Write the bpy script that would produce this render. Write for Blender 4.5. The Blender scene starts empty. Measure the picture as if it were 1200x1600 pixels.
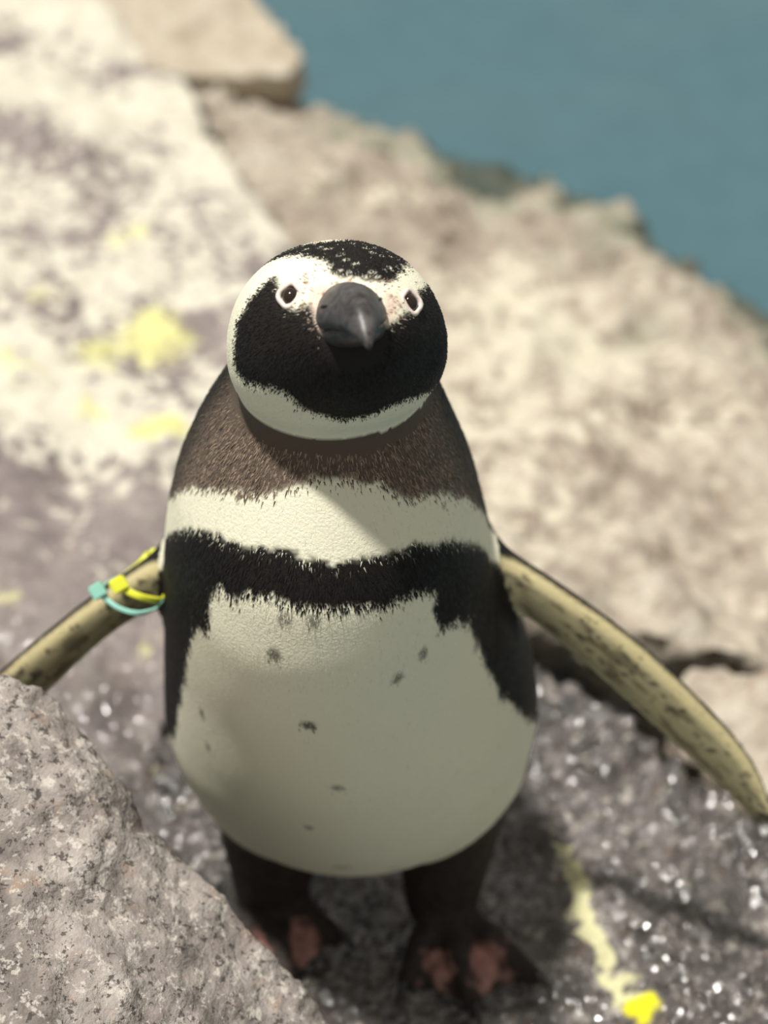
import bpy, bmesh, math, random
import numpy as np
from mathutils import Vector, Matrix

random.seed(7)
rng = np.random.default_rng(7)
scene = bpy.context.scene
col = scene.collection

# ------------------------------------------------------------------ camera
FPX = 2650.0
PITCH = math.radians(43)
CAM = np.array([0.0, -0.685, 0.952])
DV = np.array([0, math.cos(PITCH), -math.sin(PITCH)])
UV = np.array([0, math.sin(PITCH), math.cos(PITCH)])
RV = np.array([1.0, 0, 0])
cd = bpy.data.cameras.new('camera')
cam = bpy.data.objects.new('camera', cd)
col.objects.link(cam)
cam.location = CAM
cam.rotation_euler = (math.pi / 2 - PITCH, 0, 0)
cd.sensor_fit = 'VERTICAL'
cd.sensor_height = 36
cd.lens = 36 * FPX / 1600
cd.clip_start = 0.01
cd.dof.use_dof = True
cd.dof.focus_distance = 0.80
cd.dof.aperture_fstop = 4.1
scene.camera = cam

# ------------------------------------------------------------------ world, sun, exposure
w = bpy.data.worlds.new('world')
scene.world = w
w.use_nodes = True
bg = w.node_tree.nodes['Background']
bg.inputs['Color'].default_value = (0.97, 0.93, 0.84, 1)
bg.inputs['Strength'].default_value = 0.36
sd = bpy.data.lights.new('sun', 'SUN')
sd.energy = 5.2
sd.angle = math.radians(3.5)
sd.color = (1.0, 0.965, 0.90)
sun = bpy.data.objects.new('sun_offscreen', sd)
col.objects.link(sun)
SUN = Vector((-0.20, 0.06, 0.96)).normalized()
sun.rotation_euler = SUN.to_track_quat('Z', 'Y').to_euler()
sun.location = SUN * 6
scene.view_settings.view_transform = 'Standard'
scene.view_settings.look = 'None'
scene.view_settings.gamma = 1
scene.view_settings.exposure = 0.0
scene.view_settings.use_curve_mapping = False


# ------------------------------------------------------------------ helpers
def ray(px, py):
    return DV + RV * (px - 600) / FPX + UV * (800 - py) / FPX


def at_depth(px, py, D):
    return CAM + ray(px, py) * D


def on_plane(px, py, a, b=0.0, c=0.0):
    """point on the plane z = a + b*y + c*x"""
    r = ray(px, py)
    t = (a + b * CAM[1] + c * CAM[0] - CAM[2]) / (r[2] - b * r[1] - c * r[0])
    return CAM + r * t


def tag(o, label=None, cat=None, group=None, kind=None):
    if label: o['label'] = label
    if cat: o['category'] = cat
    if group: o['group'] = group
    if kind: o['kind'] = kind
    return o


def mesh_obj(name, V, F, mat, parent=None, smooth=True):
    me = bpy.data.meshes.new(name)
    me.from_pydata([tuple(v) for v in V], [], [tuple(f) for f in F])
    if smooth:
        me.polygons.foreach_set('use_smooth', [True] * len(me.polygons))
    me.materials.append(mat)
    me.update()
    o = bpy.data.objects.new(name, me)
    col.objects.link(o)
    if parent: o.parent = parent
    return o


def fast_mesh(name, V, F, mat, smooth=True):
    """V (n,3) array, F (m,k) array, all faces with k corners"""
    me = bpy.data.meshes.new(name)
    V = np.asarray(V, np.float32); F = np.asarray(F, np.int32)
    me.vertices.add(len(V)); me.vertices.foreach_set('co', V.ravel())
    me.loops.add(F.size); me.loops.foreach_set('vertex_index', F.ravel())
    me.polygons.add(len(F))
    me.polygons.foreach_set('loop_start', np.arange(0, F.size, F.shape[1], dtype=np.int32))
    me.polygons.foreach_set('use_smooth', np.full(len(F), smooth))
    me.update(calc_edges=True)
    me.materials.append(mat)
    return me


def set_color(me, C):
    a = me.color_attributes.new('Col', 'FLOAT_COLOR', 'POINT')
    C4 = np.ones((len(C), 4), np.float32); C4[:, :3] = C
    a.data.foreach_set('color', C4.ravel())


def set_float(me, name, v):
    a = me.attributes.new(name, 'FLOAT', 'POINT')
    a.data.foreach_set('value', np.asarray(v, np.float32))


_perm = np.random.default_rng(11).permutation(256)
_perm = np.concatenate([_perm, _perm, _perm])
_grad = np.random.default_rng(12).normal(size=(256, 3))
_grad /= np.linalg.norm(_grad, axis=1)[:, None]


def noise(P, s, off=0.0):
    Q = P * s + off
    i = np.floor(Q).astype(int); f = Q - i
    i &= 255
    u = f * f * f * (f * (f * 6 - 15) + 10)
    out = 0
    for dx in (0, 1):
        for dy in (0, 1):
            for dz in (0, 1):
                h = _perm[_perm[_perm[i[:, 0] + dx] + i[:, 1] + dy] + i[:, 2] + dz] & 255
                g = _grad[h]
                d = (f[:, 0] - dx) * g[:, 0] + (f[:, 1] - dy) * g[:, 1] + (f[:, 2] - dz) * g[:, 2]
                wx = u[:, 0] if dx else 1 - u[:, 0]
                wy = u[:, 1] if dy else 1 - u[:, 1]
                wz = u[:, 2] if dz else 1 - u[:, 2]
                out = out + d * wx * wy * wz
    return out * 1.6


def fbm(P, s, octs=4, off=0.0, gain=.5):
    o = 0; a = 1
    for k in range(octs):
        o = o + a * noise(P, s * 2 ** k, off + 7.3 * k); a *= gain
    return o


def sstep(x, a, b):
    t = np.clip((x - a) / (b - a), 0, 1)
    return t * t * (3 - 2 * t)


def poly_sd(Q, poly):
    """signed distance of 2D points to polygon, negative inside"""
    poly = np.asarray(poly); n = len(poly)
    d = np.full(len(Q), 1e9); inside = np.zeros(len(Q), bool)
    for k in range(n):
        a, b = poly[k], poly[(k + 1) % n]
        e = b - a; wv = Q - a
        t = np.clip((wv @ e) / max(e @ e, 1e-12), 0, 1)
        d = np.minimum(d, np.sum((wv - t[:, None] * e) ** 2, axis=1))
        c = (a[1] > Q[:, 1]) != (b[1] > Q[:, 1])
        with np.errstate(divide='ignore', invalid='ignore'):
            xx = (b[0] - a[0]) * (Q[:, 1] - a[1]) / (b[1] - a[1]) + a[0]
        inside ^= c & (Q[:, 0] < xx)
    d = np.sqrt(d)
    return np.where(inside, -d, d)


# ------------------------------------------------------------------ materials
class NT:
    def __init__(s, name):
        s.m = bpy.data.materials.new(name); s.m.use_nodes = True
        s.t = s.m.node_tree; s.n = s.t.nodes; s.l = s.t.links
        s.b = s.n['Principled BSDF']

    def node(s, typ, ins=None, **kw):
        n = s.n.new(typ)
        for k, v in kw.items(): setattr(n, k, v)
        for k, v in (ins or {}).items():
            if isinstance(v, bpy.types.NodeSocket): s.l.new(v, n.inputs[k])
            else: n.inputs[k].default_value = v
        return n

    def set(s, **kw):
        for k, v in kw.items():
            k = k.replace('_', ' ')
            if isinstance(v, bpy.types.NodeSocket): s.l.new(v, s.b.inputs[k])
            else: s.b.inputs[k].default_value = v

    def mix(s, f, a, b):
        n = s.n.new('ShaderNodeMix'); n.data_type = 'RGBA'
        for sock, v in ((n.inputs[0], f), (n.inputs[6], a), (n.inputs[7], b)):
            if isinstance(v, bpy.types.NodeSocket): s.l.new(v, sock)
            else: sock.default_value = v
        return n.outputs[2]

    def math(s, op, a, b=0.0, clamp=False):
        n = s.n.new('ShaderNodeMath'); n.operation = op; n.use_clamp = clamp
        for sock, v in ((n.inputs[0], a), (n.inputs[1], b)):
            if isinstance(v, bpy.types.NodeSocket): s.l.new(v, sock)
            else: sock.default_value = v
        return n.outputs[0]

    def ramp(s, f, stops):
        n = s.n.new('ShaderNodeValToRGB'); s.l.new(f, n.inputs[0])
        e = n.color_ramp.elements
        while len(e) > 1: e.remove(e[-1])
        e[0].position = stops[0][0]; e[0].color = (*stops[0][1], 1)
        for p, c in stops[1:]:
            x = e.new(p); x.color = (*c, 1)
        return n.outputs[0]

    def smooth(s, v, a, b):
        n = s.n.new('ShaderNodeMapRange'); n.interpolation_type = 'SMOOTHSTEP'
        s.l.new(v, n.inputs[0]); n.inputs[1].default_value = a; n.inputs[2].default_value = b
        return n.outputs[0]

    def noise(s, scale, detail=5, rough=.55, vec=None, dist=0.0):
        n = s.node('ShaderNodeTexNoise', {'Scale': scale, 'Detail': detail, 'Roughness': rough, 'Distortion': dist})
        s.l.new(vec or s.pos, n.inputs['Vector'])
        return n.outputs['Fac']

    def coords(s):
        s.pos = s.node('ShaderNodeTexCoord').outputs['Object']

    def attr(s, name):
        return s.node('ShaderNodeAttribute', attribute_name=name).outputs['Fac']


def rock_material(name, ramp, guano, lichen=(0.64, 0.62, 0.27), rough=(.75, .9), speck=.5, bump=.5, coat=0.0,
                  wet_dark=0.35, ds=185, ps=150, film=100, gain=1.0):
    t = NT(name); t.coords()
    n1 = t.noise(9, 6, .6); n2 = t.noise(38, 7, .62, dist=.4); n3 = t.noise(150, 5, .6)
    f = t.math('ADD', t.math('MULTIPLY', n1, .45), t.math('MULTIPLY', n2, .55))
    base = t.ramp(f, [(p_, tuple(gain * k for k in c_)) for p_, c_ in ramp])
    # dark and pale mineral grains
    off = t.node('ShaderNodeVectorMath', {0: t.pos, 1: (3.1, 7.7, 1.3)}).outputs[0]
    off2 = t.node('ShaderNodeVectorMath', {0: t.pos, 1: (-5.2, 2.4, 8.8)}).outputs[0]
    dark = t.smooth(t.noise(ds, 3, .75, off, .1), .56, .62); pale = t.smooth(t.noise(ps, 3, .75, off2, .1), .55, .62)
    rust = t.smooth(t.noise(60, 5, .7, off2), .56, .70)
    base = t.mix(t.math('MULTIPLY', rust, .45), base, (0.34, 0.20, 0.12, 1))
    base = t.mix(t.math('MULTIPLY', dark, speck), base, (0.03, 0.025, 0.022, 1))
    base = t.mix(t.math('MULTIPLY', pale, speck * .8), base, (0.74 * gain, 0.69 * gain, 0.62 * gain, 1))
    # droppings: cream blotches of their own shape
    g = t.math('ADD', t.attr('guano'), t.math('ADD', t.math('MULTIPLY', n2, .55), t.math('MULTIPLY', t.noise(72, 3), .45)))
    gm = t.smooth(g, .96, 1.06)
    gc = t.mix(t.noise(22, 4), guano, tuple(c * .82 for c in guano[:3]) + (1,))
    c = t.mix(gm, base, gc)
    lm = t.smooth(t.math('ADD', t.attr('lichen'), t.math('MULTIPLY', t.math('SUBTRACT', n2, .5), 1.3)), .42, .68)
    c = t.mix(lm, c, (*lichen, 1))
    # algae
    al = t.smooth(t.math('ADD', t.attr('algae'), t.math('MULTIPLY', t.math('SUBTRACT', n1, .5), .9)), .35, .75)
    c = t.mix(t.math('MULTIPLY', al, .75), c, (0.16, 0.185, 0.125, 1))
    wet = t.smooth(t.math('ADD', t.attr('wet'), t.math('MULTIPLY', t.math('SUBTRACT', n1, .5), .6)), .35, .65)
    cw = t.node('ShaderNodeHueSaturation', {'Saturation': 1.1, 'Value': wet_dark, 'Color': c}).outputs[0]
    c = t.mix(t.math('MULTIPLY', wet, t.math('SUBTRACT', 1.0, t.math('MULTIPLY', lm, .9))), c, cw)
    r = t.node('ShaderNodeMapRange', {0: n3, 3: rough[0], 4: rough[1]}).outputs[0]
    r = t.math('SUBTRACT', r, t.math('MULTIPLY', wet, .60), True)
    h = t.math('ADD', t.math('MULTIPLY', n2, .7), t.math('MULTIPLY', n3, .45))
    h = t.math('ADD', h, t.math('MULTIPLY', t.noise(480, 3), .16))
    b = t.node('ShaderNodeBump', {'Strength': bump, 'Distance': .012, 'Height': h})
    t.set(Base_Color=c, Roughness=r, Normal=b.outputs[0], Coat_Weight=t.math('MULTIPLY', wet, coat), Coat_Roughness=.13, Coat_IOR=1.9)
    fb = t.node('ShaderNodeBump', {'Strength': 1.0, 'Distance': .014, 'Height': t.noise(film, 1.0, .4)})
    t.l.new(fb.outputs[0], t.b.inputs['Coat Normal'])
    return t.m


def flat_material(name, c, rough=.5, var=.15, scale=60, bump=0.0, spec=.5, trans=0.0):
    t = NT(name); t.coords()
    n = t.noise(scale, 4)
    cc = t.mix(n, tuple(x * (1 - var) for x in c) + (1,), tuple(min(1, x * (1 + var)) for x in c) + (1,))
    t.set(Base_Color=cc, Roughness=rough)
    t.b.inputs['Specular IOR Level'].default_value = spec
    if bump:
        b = t.node('ShaderNodeBump', {'Strength': bump, 'Distance': .002, 'Height': n})
        t.set(Normal=b.outputs[0])
    if trans:
        t.b.inputs['Subsurface Weight'].default_value = trans
        t.b.inputs['Subsurface Radius'].default_value = (.002, .002, .002)
    return t.m


M = {}
M['guano_rock'] = rock_material('guano_rock', [(.30, (.17, .145, .145)), (.45, (.27, .225, .22)), (.56, (.36, .31, .29)), (.68, (.5, .45, .40))],
                                (.66, .625, .52, 1), gain=.72, speck=.3, bump=.55, coat=1.0, wet_dark=.6, ps=60)
M['beige_rock'] = rock_material('beige_rock', [(.34, (.17, .13, .10)), (.44, (.40, .33, .26)), (.53, (.60, .52, .42)), (.66, (.80, .74, .62))],
                                (.63, .58, .46, 1), gain=.70, speck=.35, bump=.6)
M['slab_rock'] = rock_material('slab_rock', [(.30, (.30, .23, .15)), (.43, (.55, .46, .34)), (.55, (.68, .60, .47)), (.68, (.80, .74, .62))],
                               (.58, .53, .42, 1), gain=.66, speck=.2, bump=.4)
M['wet_rock'] = rock_material('wet_rock', [(.34, (.03, .026, .023)), (.45, (.10, .088, .082)), (.55, (.22, .195, .185)), (.66, (.42, .38, .36))],
                              (.80, .77, .46, 1), lichen=(.80, .74, .015), rough=(.62, .8), speck=.8, bump=.9, coat=1.0, wet_dark=.55, ds=95, ps=85, gain=.85)
M['front_rock'] = rock_material('front_rock', [(.32, (.08, .065, .058)), (.43, (.22, .19, .172)), (.53, (.38, .335, .305)), (.66, (.58, .53, .49))],
                                (.52, .49, .44, 1), gain=.78, speck=.8, bump=.5)


def plumage_mat():
    t = NT('plumage')
    c = t.node('ShaderNodeVertexColor', layer_name='Col').outputs[0]
    t.set(Base_Color=c, Roughness=.62)
    t.b.inputs['Specular IOR Level'].default_value = .18
    return t.m


M['plumage'] = plumage_mat()


def skin_mat():
    t = NT('bird_body'); t.coords()
    c = t.node('ShaderNodeVertexColor', layer_name='Col').outputs[0]
    b = t.node('ShaderNodeBump', {'Strength': .35, 'Distance': .0015, 'Height': t.noise(700, 3)})
    t.set(Base_Color=c, Roughness=.58, Normal=b.outputs[0])
    t.b.inputs['Specular IOR Level'].default_value = .2
    return t.m


M['body'] = skin_mat()


def bill_mat(name, lo, hi):
    t = NT(name); t.coords()
    mp = t.node('ShaderNodeMapping', {'Vector': t.pos, 'Scale': (1, 1, 1)})
    n = t.noise(260, 5, .6)
    n2 = t.noise(90, 4, .6, dist=1.5)
    f = t.math('ADD', t.math('MULTIPLY', n, .45), t.math('MULTIPLY', n2, .55))
    c = t.ramp(f, [(.36, lo), (.52, tuple((a + b) / 2 for a, b in zip(lo, hi))), (.70, hi)])
    b = t.node('ShaderNodeBump', {'Strength': .35, 'Distance': .001, 'Height': f})
    t.set(Base_Color=c, Roughness=.42, Normal=b.outputs[0])
    return t.m


M['bill'] = bill_mat('bill', (.016, .014, .014), (.11, .10, .098))
M['bill_low'] = bill_mat('bill_low', (.014, .012, .012), (.08, .07, .066))
M['eye'] = flat_material('eye', (.022, .012, .009), rough=.06, var=.3)
M['eye_ring'] = flat_material('eye_ring', (.72, .62, .56), rough=.5, var=.12, scale=300, bump=.3)
M['claw'] = flat_material('claw', (.018, .016, .015), rough=.3)
M['yellow_tie'] = flat_material('yellow_tie', (.78, .80, .06), rough=.3, var=.06, trans=.15)
M['teal_tie'] = flat_material('teal_tie', (.30, .62, .52), rough=.3, var=.08, trans=.15)


# ------------------------------------------------------------------ rocks
def rock(name, pts, voxel, mat, disp, label, smooth_it=6, hook=None, kind=None, cat='rock'):
    bm = bmesh.new()
    for p in pts: bm.verts.new(tuple(p))
    res = bmesh.ops.convex_hull(bm, input=bm.verts)
    junk = [g for g in res['geom_interior'] if isinstance(g, bmesh.types.BMVert)]
    if junk: bmesh.ops.delete(bm, geom=junk, context='VERTS')
    bmesh.ops.recalc_face_normals(bm, faces=bm.faces)
    me = bpy.data.meshes.new(name + '_hull'); bm.to_mesh(me); bm.free()
    o = bpy.data.objects.new(name, me); col.objects.link(o)
    md = o.modifiers.new('r', 'REMESH'); md.mode = 'VOXEL'; md.voxel_size = voxel
    ms = o.modifiers.new('s', 'SMOOTH'); ms.iterations = smooth_it; ms.factor = .5
    dg = bpy.context.evaluated_depsgraph_get()
    m2 = bpy.data.meshes.new_from_object(o.evaluated_get(dg))
    o.modifiers.clear(); o.data = m2; bpy.data.meshes.remove(me)
    m2.name = name
    n = len(m2.vertices)
    V = np.empty(n * 3, np.float32); m2.vertices.foreach_get('co', V); V = V.reshape(-1, 3).astype(float)
    N = np.empty(n * 3, np.float32); m2.vertices.foreach_get('normal', N); N = N.reshape(-1, 3).astype(float)
    V2 = V + N * disp(V, N)[:, None]
    m2.vertices.foreach_set('co', V2.astype(np.float32).ravel())
    m2.polygons.foreach_set('use_smooth', np.full(len(m2.polygons), True))
    m2.materials.clear(); m2.materials.append(mat)
    at = {'guano': np.zeros(n), 'lichen': np.zeros(n), 'wet': np.zeros(n), 'algae': np.zeros(n)}
    if hook: hook(V2, at)
    for k, v in at.items(): set_float(m2, k, v)
    m2.update()
    tag(o, label, cat if not kind else None, kind=kind)
    return o


def blobs(V, lst):
    """lst of (centre, radius, weight): soft stains of their own shape"""
    o = np.zeros(len(V))
    for c, r, wt in lst:
        o = np.maximum(o, wt * np.exp(-np.sum((V - c) ** 2, axis=1) / (r * r)))
    return o


WATER_Z = -0.25
FLOOR_Z = -0.62
C_PL = (.0, -.12, -.10)      # guano rock plane
B_PL = (.03, -.19, -.20)     # beige rock plane


def downs(pts, z, push=0.0, toward=None):
    out = []
    c = np.mean(pts, axis=0)
    for p in pts:
        q = p + (p - c) * push; q = q.copy(); q[2] = z; out.append(q)
    return out


def disp_fn(a1, s1, a2, s2, a3, s3, off=0.0, flat=None):
    def f(V, N):
        d = a1 * fbm(V, s1, 3, off)
        r = 1 - np.abs(noise(V, s2, off + 3)) * 2
        d = d + a2 * (fbm(V, s2, 3, off + 5) - .5 * np.clip(r, 0, 1) ** 4)
        d = d + a3 * fbm(V, s3, 2, off + 9)
        if flat is not None:
            d = d * flat(V)
        return d
    return f


# wet rock under the penguin
A_out = [(780, 985), (860, 1035), (950, 1130), (1035, 1215), (1250, 1310), (1500, 1500), (1500, 2000), (300, 2000), (0, 1500),
         (140, 1240), (270, 1150), (400, 1050)]
A_top = [on_plane(x, y, 0) for x, y in A_out]


def flat_feet(V):
    d = np.minimum(np.hypot((V[:, 0] - .045) / 1.0, V[:, 1] + .085), np.hypot((V[:, 0] + .075) / 1.0, V[:, 1] + .085))
    return .12 + .88 * sstep(d, .06, .12)


def A_hook(V, at):
    at['wet'][:] = .62 + .25 * fbm(V, 14, 2, 4)
    P = lambda x, y: on_plane(x, y, .005)
    knots = [P(866, 1275), P(885, 1330), P(905, 1390), P(915, 1440), P(945, 1490), P(975, 1530), P(1000, 1560)]
    kk = np.linspace(0, len(knots) - 1, 40)
    line = [np.array([np.interp(k, range(len(knots)), [q[a] for q in knots]) for a in range(3)]) for k in kk]
    at['guano'][:] = np.maximum(.12 + .1 * fbm(V, 6, 2), blobs(V, [(p, .010 + .00045 * k + .002 * math.sin(k * 1.7), .60) for k, p in enumerate(line)] +
                                [(P(890, 1255), .022, .55), (P(930, 1265), .014, .55), (P(985, 1520), .022, .6), (P(215, 1155), .016, .6), (P(240, 1200), .014, .6)]))
    at['lichen'][:] = blobs(V, [(P(1003, 1566), .015, 1.25), (P(985, 1535), .012, .7), (P(955, 1480), .01, .45)])
    g = blobs(V, [(p, .016, 1) for p in line])
    at['wet'][:] -= .7 * g


rock('wet_rock', A_top + downs(A_top, FLOOR_Z, -.28), .0042, M['wet_rock'],
     disp_fn(.012, 9, .010, 30, .0042, 95, 1.0, flat_feet),
     'dark wet rock that the penguin stands on, with a yellow stain', 8, A_hook)

# beige rock sloping down to the pool
B_out = [(455, 140), (560, 178), (650, 222), (750, 236), (820, 262), (890, 315), (970, 365), (1070, 412), (1150, 455), (1220, 492), (1420, 600),
         (1600, 900), (1500, 1080), (1210, 1030), (1060, 985), (960, 950), (850, 955), (740, 800), (560, 640), (485, 430), (360, 230), (300, 150), (270, 90)]
B_top = [on_plane(x, y, *B_PL) for x, y in B_out]


def B_hook(V, at):
    zz = V[:, 2] - WATER_Z
    at['algae'][:] = sstep(zz, .085, .0) * .72
    at['wet'][:] = sstep(zz, .035, .0) * .9 + .25 * sstep(V[:, 1], .22, .08)
    at['guano'][:] = .44 + .25 * fbm(V, 4, 2, 2.2) - .25 * sstep(V[:, 1], .35, .12) - .2 * sstep(zz, .1, .02)


rock('sloping_rock', B_top + downs(B_top[:13], FLOOR_Z, -.03) + [p + np.array([.05, .22, -.35]) for p in B_top[13:17]], .007, M['beige_rock'],
     disp_fn(.022, 5, .016, 17, .007, 60, 20.0),
     'large sunlit beige rock sloping down into the pool water', 8, B_hook)

# guano covered rock behind the banded flipper
C_out = [(470, 380), (400, 290), (335, 225), (280, 120), (160, 0), (-300, -80), (-600, 700), (-300, 1500), (120, 1330), (250, 1200), (330, 1000), (430, 700)]
C_top = [on_plane(x, y, *C_PL) for x, y in C_out]


def C_hook(V, at):
    P = lambda x, y: on_plane(x, y, *C_PL)
    at['guano'][:] = .32 + .20 * sstep(V[:, 1], .14, .6) + .22 * fbm(V, 5, 2, 8.1)
    at['lichen'][:] = blobs(V, [(P(205, 385), .045, .62), (P(235, 520), .06, .75), (P(150, 545), .05, .62), (P(245, 665), .035, .95), (P(140, 630), .028, .8),
                                (P(20, 580), .05, .55), (P(60, 460), .05, .5), (P(20, 930), .03, .5), (P(225, 1010), .012, .7)])
    at['wet'][:] = .55 * sstep(V[:, 1], .45, .1)


rock('mottled_rock', C_top + downs(C_top, FLOOR_Z, -.30), .007, M['guano_rock'],
     disp_fn(.022, 5, .010, 19, .004, 75, 40.0),
     'purple grey rock blotched with cream droppings and yellow lichen', 8, C_hook)

# slab lying on the slope by the water
D_t = [on_plane(x, y, -.155) for x, y in [(478, 88), (455, 118), (380, 105), (290, 120), (215, 100), (120, 30), (60, 10), (-150, -60), (370, -25), (430, 30), (250, -200), (-200, -250)]]
D_b = [on_plane(x, y, -.225) for x, y in [(462, 150), (435, 172), (330, 178), (270, 158), (120, 60), (400, 20), (200, -150), (-150, -200), (-150, -30)]]


def D_hook(V, at):
    at['guano'][:] = .25 + .25 * fbm(V, 6, 2, 5)


rock('ledge_rock', D_t + D_b, .006, M['slab_rock'], disp_fn(.016, 6, .008, 20, .002, 80, 60.0),
     'tan slab of rock lying on top of the slope beside the water', 6, D_hook)

# boulder in the foreground
E_crest = [(-160, 1040, .88), (0, 1046, .88), (50, 1056, .88), (92, 1085, .885), (130, 1140, .885), (165, 1200, .89), (200, 1262, .89), (240, 1330, .90),
           (285, 1400, .90), (325, 1466, .905), (370, 1512, .905), (430, 1552, .90), (500, 1602, .895), (600, 1690, .89)]
E_c = [at_depth(*p) for p in E_crest]
E_f = [at_depth(*p) for p in [(-220, 1250, .81), (-200, 1500, .77), (-100, 1750, .74), (300, 1850, .77), (60, 1300, .845), (120, 1500, .82), (300, 1640, .85)]]
E_bot = []
for p in E_c: E_bot.append(np.array([p[0] - .02, p[1] - .02, -.03]))
for p in E_f: E_bot.append(np.array([p[0], p[1] - .03, -.03]))


def E_hook(V, at):
    at['guano'][:] = .12 + .18 * fbm(V, 7, 2, 3)
    at['wet'][:] = .1


rock('foreground_boulder', E_c + E_f + E_bot, .0035, M['front_rock'], disp_fn(.007, 12, .003, 36, .0016, 140, 80.0),
     'speckled grey beige boulder rising in front of the penguin', 5, E_hook)

# rock wedged in the gap, and a dark stone added to give it shade
G_top = [on_plane(x, y, -.03) for x, y in [(1055, 1105), (1060, 1040), (1120, 1035), (1230, 1075), (1380, 1120), (1400, 1300), (1230, 1240), (1120, 1215), (1070, 1175), (1056, 1140)]]


def G_hook(V, at):
    at['guano'][:] = .2 + .2 * fbm(V, 9, 2, 6); at['wet'][:] = .3


rock('wedged_rock', G_top + [p + np.array([.03, .03, -.3]) for p in G_top], .005, M['beige_rock'], disp_fn(.012, 10, .007, 32, .0025, 100, 120.0),
     'rusty brown rock wedged in the dark gap behind the bare flipper', 6, G_hook)
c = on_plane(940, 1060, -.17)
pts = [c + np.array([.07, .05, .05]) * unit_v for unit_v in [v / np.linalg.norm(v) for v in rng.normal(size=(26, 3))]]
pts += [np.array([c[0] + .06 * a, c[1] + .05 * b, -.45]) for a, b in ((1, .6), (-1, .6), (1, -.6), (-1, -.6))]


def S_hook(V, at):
    at['wet'][:] = .7  # wetness darkens the added stone so the gap reads as shade


rock('gap_shade_stone', pts, .005, M['wet_rock'], disp_fn(.006, 14, .004, 40, .0015, 120, 100.0), 'dark stone added to stand for shade deep in the gap beside the white belly', 5, S_hook)

# ------------------------------------------------------------------ pool
t = NT('pool_paint'); t.coords()
pc = t.mix(t.noise(14, 4, .5), (.066, .118, .136, 1), (.092, .158, .178, 1))
t.set(Base_Color=pc, Roughness=.8)
fl = mesh_obj('floor', [(-6, -3, FLOOR_Z), (6, -3, FLOOR_Z), (6, 8, FLOOR_Z), (-6, 8, FLOOR_Z),
                        (-6, -3, FLOOR_Z - .1), (6, -3, FLOOR_Z - .1), (6, 8, FLOOR_Z - .1), (-6, 8, FLOOR_Z - .1)],
              [(0, 1, 2, 3), (4, 7, 6, 5), (0, 4, 5, 1), (1, 5, 6, 2), (2, 6, 7, 3), (3, 7, 4, 0)], t.m, smooth=False)
tag(fl, 'blue green painted floor of the pool', kind='structure')

t = NT('pool_water_surface'); t.coords()
fre = t.node('ShaderNodeFresnel', {'IOR': 1.33})
tr = t.node('ShaderNodeBsdfTransparent', {'Color': (.82, .91, .93, 1)})
gl = t.node('ShaderNodeBsdfGlossy', {'Color': (1, 1, 1, 1), 'Roughness': .04})
mx = t.node('ShaderNodeMixShader', {0: fre.outputs[0], 1: tr.outputs[0], 2: gl.outputs[0]})
t.l.new(mx.outputs[0], t.n['Material Output'].inputs['Surface'])
t.n.remove(t.b)
gx, gy = np.meshgrid(np.linspace(-3, 4, 150), np.linspace(.1, 7.5, 160), indexing='ij')
P = np.stack([gx.ravel(), gy.ravel(), np.zeros(gx.size)], 1)
P[:, 2] = WATER_Z + .034 * fbm(P + np.array([0, 0, 2.2]), 1.7, 3) + .004 * noise(P, 6.5, 3)
ids = np.arange(gx.size).reshape(gx.shape)
F = np.stack([ids[:-1, :-1].ravel(), ids[1:, :-1].ravel(), ids[1:, 1:].ravel(), ids[:-1, 1:].ravel()], 1)
wo = bpy.data.objects.new('pool_water', fast_mesh('pool_water', P, F, t.m)); col.objects.link(wo)
tag(wo, 'rippled teal pool water beyond the sloping rock', 'water', kind='stuff')

# ------------------------------------------------------------------ penguin: shape
# outline widths of the trunk (half width and centre at each height), front and back depth
def row_of(y, z):
    r = np.array([0, y, z]) - CAM
    D = r @ DV
    return 800 - FPX * (r @ UV) / D, D


OUT = np.array([(560, 350, 686), (590, 345, 689), (600, 336, 692), (650, 302, 713), (700, 277, 737), (750, 260, 756), (800, 252, 766), (850, 250, 773),
                (900, 252, 788), (950, 252, 812), (1000, 252, 832), (1050, 251, 845), (1100, 252, 848), (1150, 257, 846), (1200, 268, 838), (1250, 292, 817),
                (1290, 330, 780)], float)
Zs = np.array([.055, .065, .08, .10, .13, .16, .20, .24, .28, .32, .36, .40, .43, .46])
CYs = np.interp(Zs, [.055, .10, .18, .26, .33, .40, .46], [-.002, -.004, -.008, -.004, -.008, -.018, -.022])
FRs = np.interp(Zs, [.055, .065, .08, .10, .13, .18, .24, .29, .33, .36, .40, .43, .46], [.031, .055, .074, .088, .098, .106, .113, .119, .120, .109, .078, .055, .044])
BKs = np.interp(Zs, [.055, .065, .08, .10, .15, .22, .30, .36, .42, .46], [.03, .055, .072, .085, .098, .10, .092, .075, .056, .045])
CXs, HWs = [], []
for z, cy in zip(Zs, CYs):
    r_, D_ = row_of(cy, z)
    L = np.interp(r_, OUT[:, 0], OUT[:, 1]); R = np.interp(r_, OUT[:, 0], OUT[:, 2])
    CXs.append(((L + R) / 2 - 600) / FPX * D_); HWs.append((R - L) / 2 / FPX * D_)
CXs = np.array(CXs); HWs = np.array(HWs)
low = np.interp(Zs, [.055, .065, .08, .10, .13], [.030, .058, .082, .101, .112])
HWs[:5] = np.minimum(HWs[:5], low[:5]); CXs[:4] = CXs[4]
HWs *= np.interp(Zs, [.42, .44, .46], [1, .88, .60])
HWs -= .0025

# dense smooth tables
zt = np.linspace(Zs[0], Zs[-1], 400)


def smooth_tab(v):
    y = np.interp(zt, Zs, v)
    k = np.hanning(45); k /= k.sum()
    yp = np.concatenate([2 * y[0] - y[22:0:-1], y, 2 * y[-1] - y[-2:-24:-1]])
    return np.convolve(yp, k, 'valid')


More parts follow.
